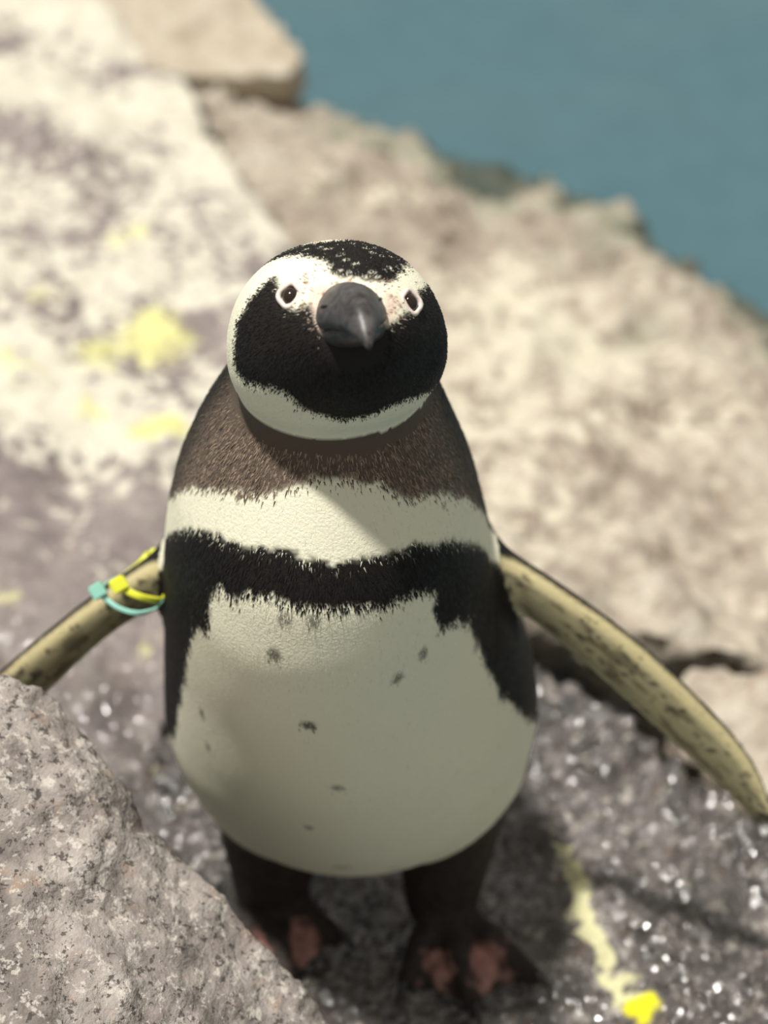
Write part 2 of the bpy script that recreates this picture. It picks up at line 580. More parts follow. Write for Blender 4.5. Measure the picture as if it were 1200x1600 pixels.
T = [smooth_tab(v) for v in (CXs, CYs, HWs, FRs, BKs)]


def trunk_params(z):
    return [np.interp(z, zt, q) for q in T]


def sd_trunk(P):
    z = np.clip(P[:, 2], zt[0], zt[-1])
    cx, cy, a, bf, bb = trunk_params(z)
    x = P[:, 0] - cx; y = P[:, 1] - cy
    b = np.where(y < 0, bf, bb)
    k0 = np.sqrt((x / a) ** 2 + (y / b) ** 2) + 1e-9
    k1 = np.sqrt((x / a ** 2) ** 2 + (y / b ** 2) ** 2) + 1e-9
    d = k0 * (k0 - 1) / k1
    d = np.where(k0 < .05, -np.minimum(a, b), d)
    dz = np.maximum(zt[0] - P[:, 2], P[:, 2] - zt[-1])
    return np.where(dz > 0, np.sqrt(np.maximum(d, 0) ** 2 + np.maximum(dz, 0) ** 2), np.maximum(d * .93, dz))


def sd_ell(P, c, axes, rad):
    q = (P - c) @ np.array(axes).T
    rad = np.array(rad)
    k0 = np.linalg.norm(q / rad, axis=1) + 1e-9
    k1 = np.linalg.norm(q / rad ** 2, axis=1) + 1e-9
    return k0 * (k0 - 1) / k1


def smin(a, b, k):
    h = np.clip(.5 + .5 * (b - a) / k, 0, 1)
    return b * (1 - h) + a * h - k * h * (1 - h)


def sd_caps(P, a, b, ra, rb):
    e = b - a; t_ = np.clip(((P - a) @ e) / (e @ e), 0, 1)
    return np.linalg.norm(P - a - t_[:, None] * e, axis=1) - (ra + (rb - ra) * t_)


def unit(v):
    return v / np.linalg.norm(v)


# head frame
HC = at_depth(525, 522, .805)
TIP = at_depth(571, 502, .707)
HF = unit(TIP - HC)
HR = unit(np.cross(HF, np.array([0, 0, 1.0])))
if HR[0] < 0: HR = -HR
HU = np.cross(HR, HF)
if HU[2] < 0: HU = -HU
HAX = (HR, HU, HF)


def sd_head(P):
    h = sd_ell(P, HC - HF * .004, HAX, (.0508, .0445, .054))
    m = sd_ell(P, HC + HF * .036 - HU * .004 + HR * .001, HAX, (.026, .023, .024))
    j = sd_ell(P, HC - HF * .006 - HU * .013 + HR * .0005, HAX, (.0500, .034, .050))
    return smin(smin(h, j, .012), m, .016)


# flippers: centre line pixels, depth, projected half width
def flipper_path(pts, nseg=26):
    pts = np.array(pts, float)
    P3 = np.array([at_depth(x, y, d) for x, y, d, w_ in pts])
    s = np.concatenate([[0], np.cumsum(np.linalg.norm(np.diff(P3, axis=0), axis=1))])
    S = np.linspace(0, s[-1], nseg)
    C = np.stack([np.interp(S, s, P3[:, k]) for k in range(3)], 1)
    W = np.interp(S, s, pts[:, 3] / 2 / FPX * pts[:, 2])
    for _ in range(3):
        C[1:-1] = (C[:-2] + 2 * C[1:-1] + C[2:]) / 4; W[1:-1] = (W[:-2] + 2 * W[1:-1] + W[2:]) / 4
    return C, W, S


FL_R = flipper_path([(720, 850, .955, 62), (785, 893, .96, 64), (866, 949, .965, 72), (938, 1005, .97, 80), (998, 1056, .975, 84), (1070, 1125, .982, 80), (1125, 1178, .988, 74), (1166, 1230, .994, 62), (1183, 1260, .998, 40)])
FL_L = flipper_path([(310, 862, .965, 70), (250, 903, .965, 74), (205, 930, .965, 66), (157, 960, .965, 62), (92, 1016, .966, 70), (40, 1063, .968, 76), (-30, 1130, .972, 76), (-100, 1195, .978, 58), (-140, 1240, .982, 18)])
TILT = math.radians(30)


def frames(C, side):
    Tg = np.gradient(C, axis=0); Tg /= np.linalg.norm(Tg, axis=1)[:, None]
    fr = []
    for k in range(len(C)):
        tv = Tg[k]
        view = unit(C[k] - CAM)
        perp = np.cross(tv, view); perp = unit(perp)
        if perp @ UV < 0: perp = -perp
        toward = -(view - tv * (view @ tv)); toward = unit(toward)
        ch = unit(perp * math.cos(TILT) + toward * math.sin(TILT))
        nn = np.cross(tv, ch); nn = unit(nn)
        if nn @ view > 0: nn = -nn
        fr.append((tv, ch, nn))
    return fr


FR_R = frames(FL_R[0], 1); FR_L = frames(FL_L[0], -1)


def flip_local(P, FL, FR):
    C, W, S = FL
    best = np.full(len(P), 1e9); loc = np.zeros((len(P), 5))   # chord, normal, s, halfwidth, axial overshoot
    for k in range(len(C) - 1):
        a, b = C[k], C[k + 1]; e = b - a; L = e @ e
        tt = ((P - a) @ e) / L
        tc = np.clip(tt, 0, 1)
        q = P - a - tc[:, None] * e
        d = np.sum(q * q, axis=1)
        m = d < best
        if not m.any(): continue
        ch = FR[k][1]; nn = FR[k][2]; tv = FR[k][0]
        best[m] = d[m]
        loc[m, 0] = q[m] @ ch; loc[m, 1] = q[m] @ nn
        loc[m, 2] = S[k] + tc[m] * (S[k + 1] - S[k])
        loc[m, 3] = W[k] + tc[m] * (W[k + 1] - W[k])
        loc[m, 4] = q[m] @ tv
    return loc


def sd_flip(P, FL, FR):
    out = np.full(len(P), .2)
    lo = FL[0].min(0) - .05; hi = FL[0].max(0) + .05
    m = np.all((P > lo) & (P < hi), axis=1)
    if not m.any(): return out
    loc = flip_local(P[m], FL, FR)
    hc = loc[:, 3] / math.cos(TILT) * 1.0
    u = loc[:, 2] / FL[2][-1]
    hn = np.interp(u, [0, .15, .4, .8, 1], [.011, .0075, .0058, .0045, .0028])
    # thicker toward the leading edge
    c = loc[:, 0]; n_ = loc[:, 1]
    hn2 = hn * np.clip(1 + .25 * c / hc, .6, 1.3)
    x = c / hc; y = n_ / hn2; z_ = loc[:, 4] / .012
    k0 = np.sqrt(x * x + y * y + z_ * z_) + 1e-9
    k1 = np.sqrt((x / hc) ** 2 + (y / hn2) ** 2 + (z_ / .012) ** 2) + 1e-9
    out[m] = np.minimum(k0 * (k0 - 1) / k1, .2)
    return out


# feet
FEET = []
for heel, toes in (((690, 1412), ((636, 1532), (738, 1566), (830, 1524))), ((425, 1402), ((362, 1500), (445, 1545), (522, 1462)))):
    h3 = on_plane(*heel, .016)
    FEET.append((h3, [on_plane(x, y, .008) for x, y in toes]))


def sd_tri(P, a, b, c, r):
    # rounded flat triangle: distance sampled over the triangle
    out = np.full(len(P), 1e9)
    ab, ac = b - a, c - a; n_ = unit(np.cross(ab, ac))
    q = P - a; h = q @ n_; p2 = q - h[:, None] * n_
    d00, d01, d11 = ab @ ab, ab @ ac, ac @ ac; den = d00 * d11 - d01 * d01
    d20, d21 = p2 @ ab, p2 @ ac
    v = (d11 * d20 - d01 * d21) / den; w_ = (d00 * d21 - d01 * d20) / den
    ins = (v >= 0) & (w_ >= 0) & (v + w_ <= 1)
    ed = np.minimum(np.minimum(sd_caps(P, a, b, 0, 0), sd_caps(P, a, c, 0, 0)), sd_caps(P, b, c, 0, 0))
    return np.where(ins, np.abs(h), ed) - r


def sd_feet(P):
    out = np.full(len(P), .3)
    m = P[:, 2] < .16
    if not m.any(): return out
    Q = P[m]; best = np.full(len(Q), .3)
    for h3, toes in FEET:
        leg = sd_caps(Q, np.array([h3[0] + (.004 if h3[0] > 0 else .002), h3[1] + .028, .12]), h3 + np.array([0, .004, .004]), .041, .024)
        f = leg
        for tp in toes:
            kn = (h3 * .45 + tp * .55) + np.array([0, 0, .006])
            f = smin(f, smin(sd_caps(Q, h3, kn, .012, .0085), sd_caps(Q, kn, tp, .0085, .0068), .003), .007)
        for a, b in ((toes[0], toes[1]), (toes[1], toes[2])):
            a2 = a * .93 + h3 * .07; b2 = b * .93 + h3 * .07
            mid = np.array([0, 0, -.002])
            f = smin(f, sd_tri(Q, h3 + mid, a2 + mid, b2 + mid, .0028), .005)
        best = np.minimum(best, f)
    out[m] = best
    return out


def sd_tail(P):
    return sd_caps(P, np.array([-.02, .07, .10]), np.array([-.02, .165, .022]), .035, .012)


def sd_body(P):
    d = smin(sd_trunk(P), sd_tail(P), .03)
    d = smin(d, sd_head(P), .007)
    d = smin(d, sd_feet(P), .014)
    d = smin(d, sd_flip(P, FL_R, FR_R), .012)
    d = smin(d, sd_flip(P, FL_L, FR_L), .012)
    return d


def chunked(f, P, n=200000):
    return np.concatenate([f(P[i:i + n]) for i in range(0, len(P), n)]) if len(P) else np.zeros(0)


# ---- surface nets on a narrow band
H = .0024
LO = np.array([-.315, -.205, -.006]); HI = np.array([.255, .205, .535])
KB = 5
nb = np.ceil((HI - LO) / (H * KB)).astype(int)
cc = np.stack(np.meshgrid(*[LO[k] + (np.arange(nb[k]) + .5) * H * KB for k in range(3)], indexing='ij'), -1).reshape(-1, 3)
Fc = chunked(sd_body, cc).reshape(nb)
near = np.abs(Fc) < H * KB * 1.9
FF = np.repeat(np.repeat(np.repeat(Fc, KB, 0), KB, 1), KB, 2).astype(np.float32)
nearf = np.repeat(np.repeat(np.repeat(near, KB, 0), KB, 1), KB, 2)
idx = np.argwhere(nearf)
FF[nearf] = chunked(sd_body, LO + (idx + .5) * H)
sgn = FF < 0
cs = np.zeros(np.array(sgn.shape) - 1, np.uint8)
for dx in (0, 1):
    for dy in (0, 1):
        for dz in (0, 1):
            cs += sgn[dx:dx + cs.shape[0], dy:dy + cs.shape[1], dz:dz + cs.shape[2]]
act = np.argwhere((cs > 0) & (cs < 8))
cid = np.full(cs.shape, -1, np.int32); cid[act[:, 0], act[:, 1], act[:, 2]] = np.arange(len(act))
cor = [(a, b, c) for a in (0, 1) for b in (0, 1) for c in (0, 1)]
vals = {c: FF[act[:, 0] + c[0], act[:, 1] + c[1], act[:, 2] + c[2]] for c in cor}
acc = np.zeros((len(act), 3)); cnt = np.zeros(len(act))
for c in cor:
    for ax in range(3):
        if c[ax] == 0:
            c2 = list(c); c2[ax] = 1; c2 = tuple(c2)
            v0, v1 = vals[c], vals[c2]
            m = (v0 < 0) != (v1 < 0)
            tt = np.where(m, v0 / np.where(m, v0 - v1, 1), 0)
            p = np.tile(np.array(c, float), (len(act), 1)); p[:, ax] += tt
            acc[m] += p[m]; cnt[m] += 1
BV = LO + (act + acc / cnt[:, None] + .5) * H
faces = []
for ax in range(3):
    a1, a2 = (ax + 1) % 3, (ax + 2) % 3
    s0 = np.take(sgn, range(sgn.shape[ax] - 1), ax); s1 = np.take(sgn, range(1, sgn.shape[ax]), ax)
    e = np.argwhere(s0 != s1)
    e = e[(e[:, a1] > 0) & (e[:, a2] > 0) & (e[:, a1] < cs.shape[a1]) & (e[:, a2] < cs.shape[a2])]
    q = []
    for o1, o2 in ((-1, -1), (0, -1), (0, 0), (-1, 0)):
        k = e.copy(); k[:, a1] += o1; k[:, a2] += o2
        q.append(cid[k[:, 0], k[:, 1], k[:, 2]])
    q = np.stack(q, 1)
    fl_ = sgn[e[:, 0], e[:, 1], e[:, 2]]
    q[~fl_] = q[~fl_][:, ::-1]
    faces.append(q)
BF = np.concatenate(faces); BF = BF[(BF >= 0).all(1)]


def grad(P, h=.0006):
    g = np.zeros_like(P)
    for k in range(3):
        e = np.zeros(3); e[k] = h
        g[:, k] = (chunked(sd_body, P + e) - chunked(sd_body, P - e)) / (2 * h)
    return g


for _ in range(2):
    g = grad(BV); f = chunked(sd_body, BV)
    st = (f / np.maximum(np.sum(g * g, axis=1), .2))[:, None] * g
    ln = np.linalg.norm(st, axis=1, keepdims=True)
    BV = BV - st * np.minimum(1, .002 / np.maximum(ln, 1e-9))
# light smoothing keeps the blend even
ed = np.concatenate([BF[:, [0, 1]], BF[:, [1, 2]], BF[:, [2, 3]], BF[:, [3, 0]]])
for _ in range(2):
    sm = np.zeros_like(BV); c_ = np.zeros(len(BV))
    np.add.at(sm, ed[:, 0], BV[ed[:, 1]]); np.add.at(c_, ed[:, 0], 1)
    np.add.at(sm, ed[:, 1], BV[ed[:, 0]]); np.add.at(c_, ed[:, 1], 1)
    BV = BV * .5 + .5 * sm / np.maximum(c_, 1)[:, None]
BN = grad(BV); BN /= np.maximum(np.linalg.norm(BN, axis=1), 1e-6)[:, None]


# ------------------------------------------------------------------ penguin: markings
def hit(px, py, f=None, t0=.55, t1=1.3):
    f = f or sd_body
    r = unit(ray(px, py)); o = CAM.copy(); t_ = t0; best = (9, t0)
    for _ in range(160):
        d = float(f((o + r * t_)[None])[0])
        if d < best[0]: best = (d, t_)
        if d < .0003: break
        t_ += max(d * .7, .0004)
        if t_ > t1: break
    return o + r * best[1]


def body_uv(P):
    cx, cy, *_ = trunk_params(np.clip(P[:, 2], zt[0], zt[-1]))
    th = np.arctan2(P[:, 0] - cx, -(P[:, 1] - cy))
    return np.stack([th * .105, P[:, 2]], 1)


def head_uv(P):
    q = P - (HC - HF * .004)
    x, y, z_ = q @ HR, q @ HU, q @ HF
    return np.stack([np.arctan2(x, z_) * .05, np.arctan2(y, np.hypot(x, z_)) * .05], 1)


def px_body(l):
    return body_uv(np.array([hit(x, y, sd_trunk) for x, y in l]))


def px_head(l):
    return head_uv(np.array([hit(x, y, sd_head) for x, y in l]))


BREAST = px_body([(253, 812), (262, 775), (300, 757), (360, 764), (430, 768), (480, 748), (540, 744), (590, 756), (640, 777), (690, 768), (730, 776), (758, 800), (770, 840),
                  (772, 880), (750, 852), (700, 842), (640, 852), (580, 868), (520, 880), (480, 872), (440, 857), (380, 850), (330, 830), (290, 824), (262, 834), (252, 870)])
BREAST = np.concatenate([[[-.175, .31]], BREAST[:13], [[.175, .31], [.175, .25]], BREAST[13:], [[-.175, .25]]])
ZBAND = float(hit(520, 810, sd_trunk)[2])
zband = lambda u: ZBAND - (ZBAND - .325) * (np.abs(u) / .16) ** 2
BELLY = px_body([(272, 1150), (277, 1110), (288, 1060), (294, 1012), (302, 985), (320, 985), (328, 960), (328, 928), (345, 916), (365, 936), (385, 926), (420, 930), (460, 945),
                 (500, 955), (540, 945), (600, 945), (640, 930), (665, 920), (680, 930), (678, 960), (690, 985), (715, 972), (735, 972), (745, 1002), (762, 1045), (785, 1090), (812, 1112), (832, 1126)])
BELLY = np.concatenate([[[-.21, -.02], [-.205, .11]], BELLY, [[.205, .11], [.21, -.02]]])
FACE = px_head([(432, 432), (415, 442), (395, 465), (374, 497), (366, 540), (369, 575), (386, 597), (430, 606), (455, 617), (470, 635), (500, 648), (540, 655), (575, 650), (605, 636),
                (640, 622), (668, 610), (684, 592), (690, 550), (688, 500), (679, 465), (662, 440), (655, 455), (640, 492), (626, 492), (608, 505), (592, 508), (560, 508), (536, 512),
                (518, 520), (503, 512), (492, 492), (484, 470), (468, 484), (445, 480), (436, 455)])
FACE[:, 0] += np.where(FACE[:, 0] > .045, .012, 0)
CROWN = px_head([(424, 407), (446, 398), (480, 400), (505, 403), (516, 413), (516, 426), (530, 433), (558, 434), (590, 440), (610, 440), (626, 424), (636, 404)])
CROWN = np.concatenate([[CROWN[0] + (-.012, .0)], CROWN, [CROWN[-1] + (.012, .0), (.10, .06), (-.10, .06)]])
LORE = px_head([(482, 452), (505, 444), (530, 446), (545, 455), (520, 478), (506, 500), (512, 513), (526, 530), (520, 534), (500, 516), (490, 490)])
LORE2 = px_head([(600, 455), (622, 462), (618, 492), (604, 510), (600, 480)])
SPOTS = [(hit(x, y), r / FPX * .9, e, k) for x, y, r, e, k in
         [(430, 1025, 13, 1, .8), (620, 1062, 13, 1, .75), (662, 1022, 12, 1, .75), (482, 1133, 13, 1, .9), (445, 968, 12, 1, .7), (490, 972, 12, 1, .75), (316, 1120, 10, 2.2, .7),
          (325, 1170, 9, 2.2, .65), (530, 1233, 9, .6, .7), (482, 1295, 7, 1, .6), (535, 1355, 13, .5, .4), (618, 1357, 9, .6, .4), (695, 790, 6, 1, .6), (745, 1008, 10, 1.6, .5),
          (300, 960, 9, 1, .5)]]
EYES = []
for x, y in ((453, 462), (642, 472)):
    p = hit(x, y, sd_head); g_ = np.array([(sd_head((p + e)[None])[0] - sd_head((p - e)[None])[0]) for e in np.eye(3) * .001])
    EYES.append((p, unit(g_)))

BLACK = np.array([.010, .0085, .0075]); BROWN = np.array([.10, .075, .058]); WHITE = np.array([.82, .79, .62])


def colour(P, jit=0.0):
    n = len(P)
    Q = P + rng.normal(size=(n, 3)) * jit
    sh, stt = chunked(sd_head, P), chunked(sd_trunk, P)
    sf = chunked(sd_feet, P)
    lr = [None, None]
    sfl = []
    for FLx, FRx in ((FL_R, FR_R), (FL_L, FR_L)):
        sfl.append(chunked(lambda q: sd_flip(q, FLx, FRx), P))
    comp = np.argmin(np.stack([stt, sh, sf, sfl[0], sfl[1]], 1), axis=1)
    C = np.tile(BLACK, (n, 1))
    rag = .0022 * noise(Q, 130) + .0016 * noise(Q, 320, 5)
    # trunk
    uv = body_uv(Q)
    br = poly_sd(uv, BREAST) + rag; be = poly_sd(uv, BELLY) + rag * 1.3
    neck = sstep(uv[:, 1], .385, .40)
    brown_n = sstep(P[:, 2] - zband(uv[:, 0]), -.002, .004)
    base = BLACK + (BROWN - BLACK) * (brown_n * sstep(np.abs(uv[:, 0]), .185, .11))[:, None]
    c = base
    c = c + (WHITE - c) * sstep(br, .0016, -.0016)[:, None]
    c = c + (WHITE - c) * sstep(be, .0016, -.0016)[:, None]
    for p, r, e, k in SPOTS:
        q = Q - p
        d = np.sqrt(q[:, 0] ** 2 * e + q[:, 1] ** 2 + (q[:, 2] / 1.0) ** 2 / max(e, .5))
        c = c + (np.array([.05, .045, .04]) - c) * (k * sstep(d + rag * .8, r * 1.15, r * .45))[:, None]
    C = np.where((comp == 0)[:, None], c, C)
    # head
    hv = head_uv(Q)
    fa = poly_sd(hv, FACE) + rag * .5; cr = poly_sd(hv, CROWN) + rag * .6
    lo = np.minimum(poly_sd(hv, LORE), poly_sd(hv, LORE2)) + rag * .4
    c = np.tile(WHITE, (n, 1))
    c = c + (np.array([.012, .010, .0085]) - c) * sstep(fa, .0008, -.0008)[:, None]
    back = sstep(np.abs(hv[:, 0]), .105, .111)
    c = c + (BLACK - c) * np.maximum(sstep(cr, .0008, -.0008), back)[:, None]
    # white flecks in the crown, warm flecks before it
    fl1 = (noise(Q, 420, 9) > .44) & (cr < 0)
    c[fl1] = (.6, .57, .48)
    c = c + (np.array([.72, .57, .47]) - c) * sstep(lo, .0008, -.0012)[:, None]
    rust = (noise(Q, 360, 21) > .52) & (np.abs(hv[:, 0]) < .022) & (cr > 0) & (fa > .0005) & (hv[:, 1] > 0)
    c[rust] = (.32, .17, .11)
    C = np.where((comp == 1)[:, None], c, C)
    # feet
    q = P
    fc = np.tile(np.array([.030, .023, .020]), (n, 1))
    pk = np.zeros(n)
    for h3, toes in FEET:
        for (a, b), k in (((toes[0], toes[1]), .8), ((toes[1], toes[2]), 1.0)):
            m_ = (h3 * .30 + (a + b) * .35)
            pk = np.maximum(pk, k * np.exp(-np.sum((q - m_) ** 2 / np.array([.017, .024, .016]) ** 2, axis=1)))
    pk = sstep(pk + .35 * noise(q, 120, 3), .35, .75) * sstep(q[:, 2], .03, .016)
    fc = fc + (np.array([.40, .22, .19]) - fc) * pk[:, None]
    fc = fc * (1 + .5 * noise(q, 200, 1))[:, None]
    C = np.where((comp == 2)[:, None], np.clip(fc, .005, 1), C)
    # flippers
    for k, (FLx, FRx) in enumerate(((FL_R, FR_R), (FL_L, FR_L))):
        m = comp == 3 + k
        if not m.any(): continue
        loc = flip_local(Q[m], FLx, FRx)
        x = loc[:, 0] * math.cos(TILT) / loc[:, 3]; u = loc[:, 2] / FLx[2][-1]; v = loc[:, 1]
        Pm = Q[m]
        dirn = FRx[12][0]
        Ps = Pm - np.outer(Pm @ dirn, dirn) * .7
        st_ = noise(Ps, 230, 2); bl = noise(Ps, 420, 6)
        cv = np.tile(np.array([.36, .32, .19]), (m.sum(), 1))
        cv = cv + (np.array([.17, .145, .085]) - cv) * sstep(st_, -.1, .5)[:, None]
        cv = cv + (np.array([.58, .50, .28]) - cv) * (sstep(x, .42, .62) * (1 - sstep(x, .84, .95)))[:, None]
        cv = cv + (np.array([.56, .53, .34]) - cv) * sstep(x, -.72, -.9)[:, None]
        dk = sstep(bl + .25 * noise(Pm, 60, 8), .34, .52) * sstep(np.abs(x), .85, .6)
        cv = cv + (np.array([.035, .03, .024]) - cv) * (dk * .9)[:, None]
        dorsal = np.maximum(sstep(v, .0005, -.0012), sstep(x, .90, .98))
        cv = cv + (BLACK - cv) * dorsal[:, None]
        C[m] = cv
    return C, comp


PENG_LABEL = 'black and white penguin with a dark breast band standing with flippers spread'
pen = bpy.data.objects.new('penguin', None); col.objects.link(pen)
pen.location = (-.02, -.02, 0)
tag(pen, PENG_LABEL, 'penguin')
PIN = Matrix.Translation((.02, .02, 0))


def child(o, parent=pen):
    o.parent = parent
    o.matrix_parent_inverse = PIN if parent is pen else Matrix.Identity(4)
    return o


bme = fast_mesh('body', BV, BF, M['body'])
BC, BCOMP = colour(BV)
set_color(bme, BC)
body = child(bpy.data.objects.new('body', bme)); col.objects.link(body)

# ---- plumage: short overlapping feathers
va, vb, vc, vd = (BV[BF[:, k]] for k in range(4))
ar = np.linalg.norm(np.cross(vc - va, vd - vb), axis=1) / 2
fcomp = BCOMP[BF[:, 0]]
dens = np.choose(fcomp, [1.0, 2.6, 0.0, 1.0, 1.0])
fm = (va + vc) / 2
dens = dens * np.where((fm[:, 1] > .06) & (fcomp == 0), .5, 1)
for p, n_ in EYES:
    dens = np.where(np.linalg.norm(fm - p, axis=1) < .0062, 0, dens)
bill_root = HC + HF * .058 - HU * .004
dens = np.where(np.linalg.norm(fm - bill_root, axis=1) < .014, 0, dens)
NT_ = 340000
pf = ar * dens; pf /= pf.sum()
fi = rng.choice(len(BF), NT_, p=pf)
r1, r2 = rng.random(NT_)[:, None], rng.random(NT_)[:, None]
bil = lambda X: (X[BF[fi, 0]] * (1 - r1) + X[BF[fi, 1]] * r1) * (1 - r2) + (X[BF[fi, 3]] * (1 - r1) + X[BF[fi, 2]] * r1) * r2
RP = bil(BV); RN = bil(BN); RN /= np.linalg.norm(RN, axis=1)[:, None]
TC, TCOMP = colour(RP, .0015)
flow = np.tile(np.array([0, .12, -1.0]), (NT_, 1))
hm = TCOMP == 1
flow[hm] = -HF * 1.0 - HU * .45
flow[TCOMP == 3] = FR_R[12][0]; flow[TCOMP == 4] = FR_L[12][0]
flow = flow + rng.normal(size=flow.shape) * .16
tg = flow - RN * np.sum(flow * RN, axis=1)[:, None]
tg /= np.maximum(np.linalg.norm(tg, axis=1), 1e-5)[:, None]
sv = np.cross(RN, tg)
ln = np.choose(TCOMP, [.0052, .0036, .003, .0028, .0028]) * (.75 + .5 * rng.random(NT_))
wd = np.choose(TCOMP, [.00068, .0006, .0006, .0006, .0006])
dark = TC.mean(1) < .2
lift = np.where(hm, .20, .16) * (.6 + .8 * rng.random(NT_)); lift = np.where(dark, lift * 1.2, lift * .8); lift = np.where(TCOMP >= 3, .05, lift)
dr = tg * np.cos(lift)[:, None] + RN * np.sin(lift)[:, None]
L1, W1 = ln[:, None], wd[:, None]
root = RP - RN * .0006
TV = np.stack([root - sv * W1 * .35, root + sv * W1 * .35, root + dr * L1 * .55 + sv * W1 * .5, root + dr * L1 * .55 - sv * W1 * .5,
               root + dr * L1 - RN * L1 * .05], 1).reshape(-1, 3)
b0 = np.arange(NT_)[:, None] * 5
TF = np.concatenate([b0 + np.array([0, 2, 1]), b0 + np.array([0, 3, 2]), b0 + np.array([3, 4, 2])])
var = (1 + .16 * rng.normal(size=(NT_, 1))); var = np.where(dark[:, None], 1 + .45 * rng.normal(size=(NT_, 1)), var * .55 + .45)
TC2 = np.clip(TC * np.clip(var, .4, 2.4), .004, .9)
# brown breast feathers, tips painted paler as the sheen of the lit neck
bn = (TCOMP == 0) & dark & (RP[:, 2] > zband(body_uv(RP)[:, 0]))
tipc = TC2.copy()
side_f = sstep(np.abs(body_uv(RP)[bn, 0]), .185, .10)[:, None]
tipc[bn] = tipc[bn] * (1 + .6 * side_f) + np.array([.30, .225, .165]) * (rng.random(bn.sum())[:, None] ** 1.5) * side_f
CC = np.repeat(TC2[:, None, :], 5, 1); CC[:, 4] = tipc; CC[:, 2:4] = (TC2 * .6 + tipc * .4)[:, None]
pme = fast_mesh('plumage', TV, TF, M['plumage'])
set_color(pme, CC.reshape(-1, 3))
TNv = np.repeat((RN * .85 + dr * .0)[:, None, :], 5, 1).reshape(-1, 3)
pme.normals_split_custom_set_from_vertices(TNv / np.linalg.norm(TNv, axis=1)[:, None])
plum = child(bpy.data.objects.new('plumage', pme)); col.objects.link(plum)
tag(plum, kind='stuff')


# ---- bill
def loft(rings):
    V, F = [], []
    n = len(rings[0])
    for r in rings: V += list(r)
    for k in range(len(rings) - 1):
        for j in range(n):
            a, b = k * n + j, k * n + (j + 1) % n
            F.append((a, b, b + n, a + n))
    F.append(tuple(range(n))[::-1]); F.append(tuple((len(rings) - 1) * n + j for j in range(n)))
    return V, F


def bill_part(L, top, bot, wid, drop, power, base, ridge):
    rings = []
    for s in np.linspace(0, 1, 22):
        c = base + HF * (L * s) - HU * np.interp(s, *drop)
        a = np.interp(s, *wid); tp = np.interp(s, *top); bt = np.interp(s, *bot)
        ring = []
        for j in range(28):
            an = 2 * math.pi * j / 28
            ca, sa = math.cos(an), math.sin(an)
            x = a * math.copysign(abs(ca) ** power, ca)
            y = (tp if sa > 0 else bt) * math.copysign(abs(sa) ** (ridge if sa > 0 else .8), sa)
            ring.append(c + HR * x + HU * y)
        rings.append(ring)
    return loft(rings)


BB = HC + HF * .046 + HR * .0006 + HU * .0045
V, F = bill_part(.050, ([0, .3, .6, .85, 1], [.0165, .0150, .0125, .0085, .002]), ([0, .3, .6, .85, 1], [.0075, .007, .006, .005, .003]),
                 ([0, .25, .5, .75, .92, 1], [.0168, .0155, .0120, .0078, .0042, .0014]), ([0, .4, .7, .9, 1], [0, .0004, .0028, .0075, .0135]), .95, BB, 1.2)
um = child(mesh_obj('upper_bill', V, F, M['bill'])); um['label'] = 'stout dark grey upper bill with hooked tip'
V, F = bill_part(.041, ([0, .5, 1], [.003, .003, .001]), ([0, .4, .8, 1], [.0085, .0075, .005, .0012]),
                 ([0, .3, .7, 1], [.0155, .0140, .0090, .0020]), ([0, .5, 1], [.0055, .006, .0085]), .95, BB, .9)
lm_ = child(mesh_obj('lower_bill', V, F, M['bill_low']))
# nostril slits and culmen ridge plates
for s in (-1, 1):
    rings = []
    for q in np.linspace(0, 1, 8):
        c = BB + HF * (.010 + .011 * q) + HR * s * (.0137 - .0018 * q) + HU * (.0062 - .0006 * q)
        rr = .0011 * math.sin(math.pi * (q * .9 + .05))
        rings.append([c + HU * rr * math.cos(a) + HR * rr * math.sin(a) for a in np.linspace(0, 2 * math.pi, 8, endpoint=False)])
    V, F = loft(rings)
    o = mesh_obj('nostril', V, F, M['claw']); child(o, um)

# ---- eyes
for p, n_ in EYES:
    n_ = unit(n_ * .8 + HF * .35)
    sx = unit(np.cross(HU, n_)); sy = np.cross(n_, sx)
    V, F = [], []
    rings = []
    for a in np.linspace(.02, math.pi - .02, 16):
        rings.append([p - n_ * .0016 + n_ * .0042 * math.cos(a) + (sx * math.cos(b) * .0041 + sy * math.sin(b) * .0046) * math.sin(a) for b in np.linspace(0, 2 * math.pi, 24, endpoint=False)])
    V, F = loft(rings)
    eye = child(mesh_obj('eye', V, F, M['eye'])); eye['label'] = 'dark glossy eye'
    V, F = [], []
    nr, ns = 40, 10
    for a in range(nr):
        an = 2 * math.pi * a / nr
        # six sided almond opening
        rr = .0050 * (1 + .08 * math.cos(4 * an + .6) + .05 * math.cos(2 * an))
        c = p + (sx * math.cos(an) * rr + sy * math.sin(an) * rr * 1.14) + n_ * .0002
        out = unit(sx * math.cos(an) + sy * math.sin(an))
        for b in range(ns):
            bn_ = 2 * math.pi * b / ns
            V.append(c + out * .00125 * math.cos(bn_) + n_ * .0013 * math.sin(bn_))
    for a in range(nr):
        for b in range(ns):
            F.append((a * ns + b, ((a + 1) % nr) * ns + b, ((a + 1) % nr) * ns + (b + 1) % ns, a * ns + (b + 1) % ns))
    rg = mesh_obj('eye_ring', V, F, M['eye_ring']); child(rg, eye); rg['label'] = 'pale bare ring around the eye'

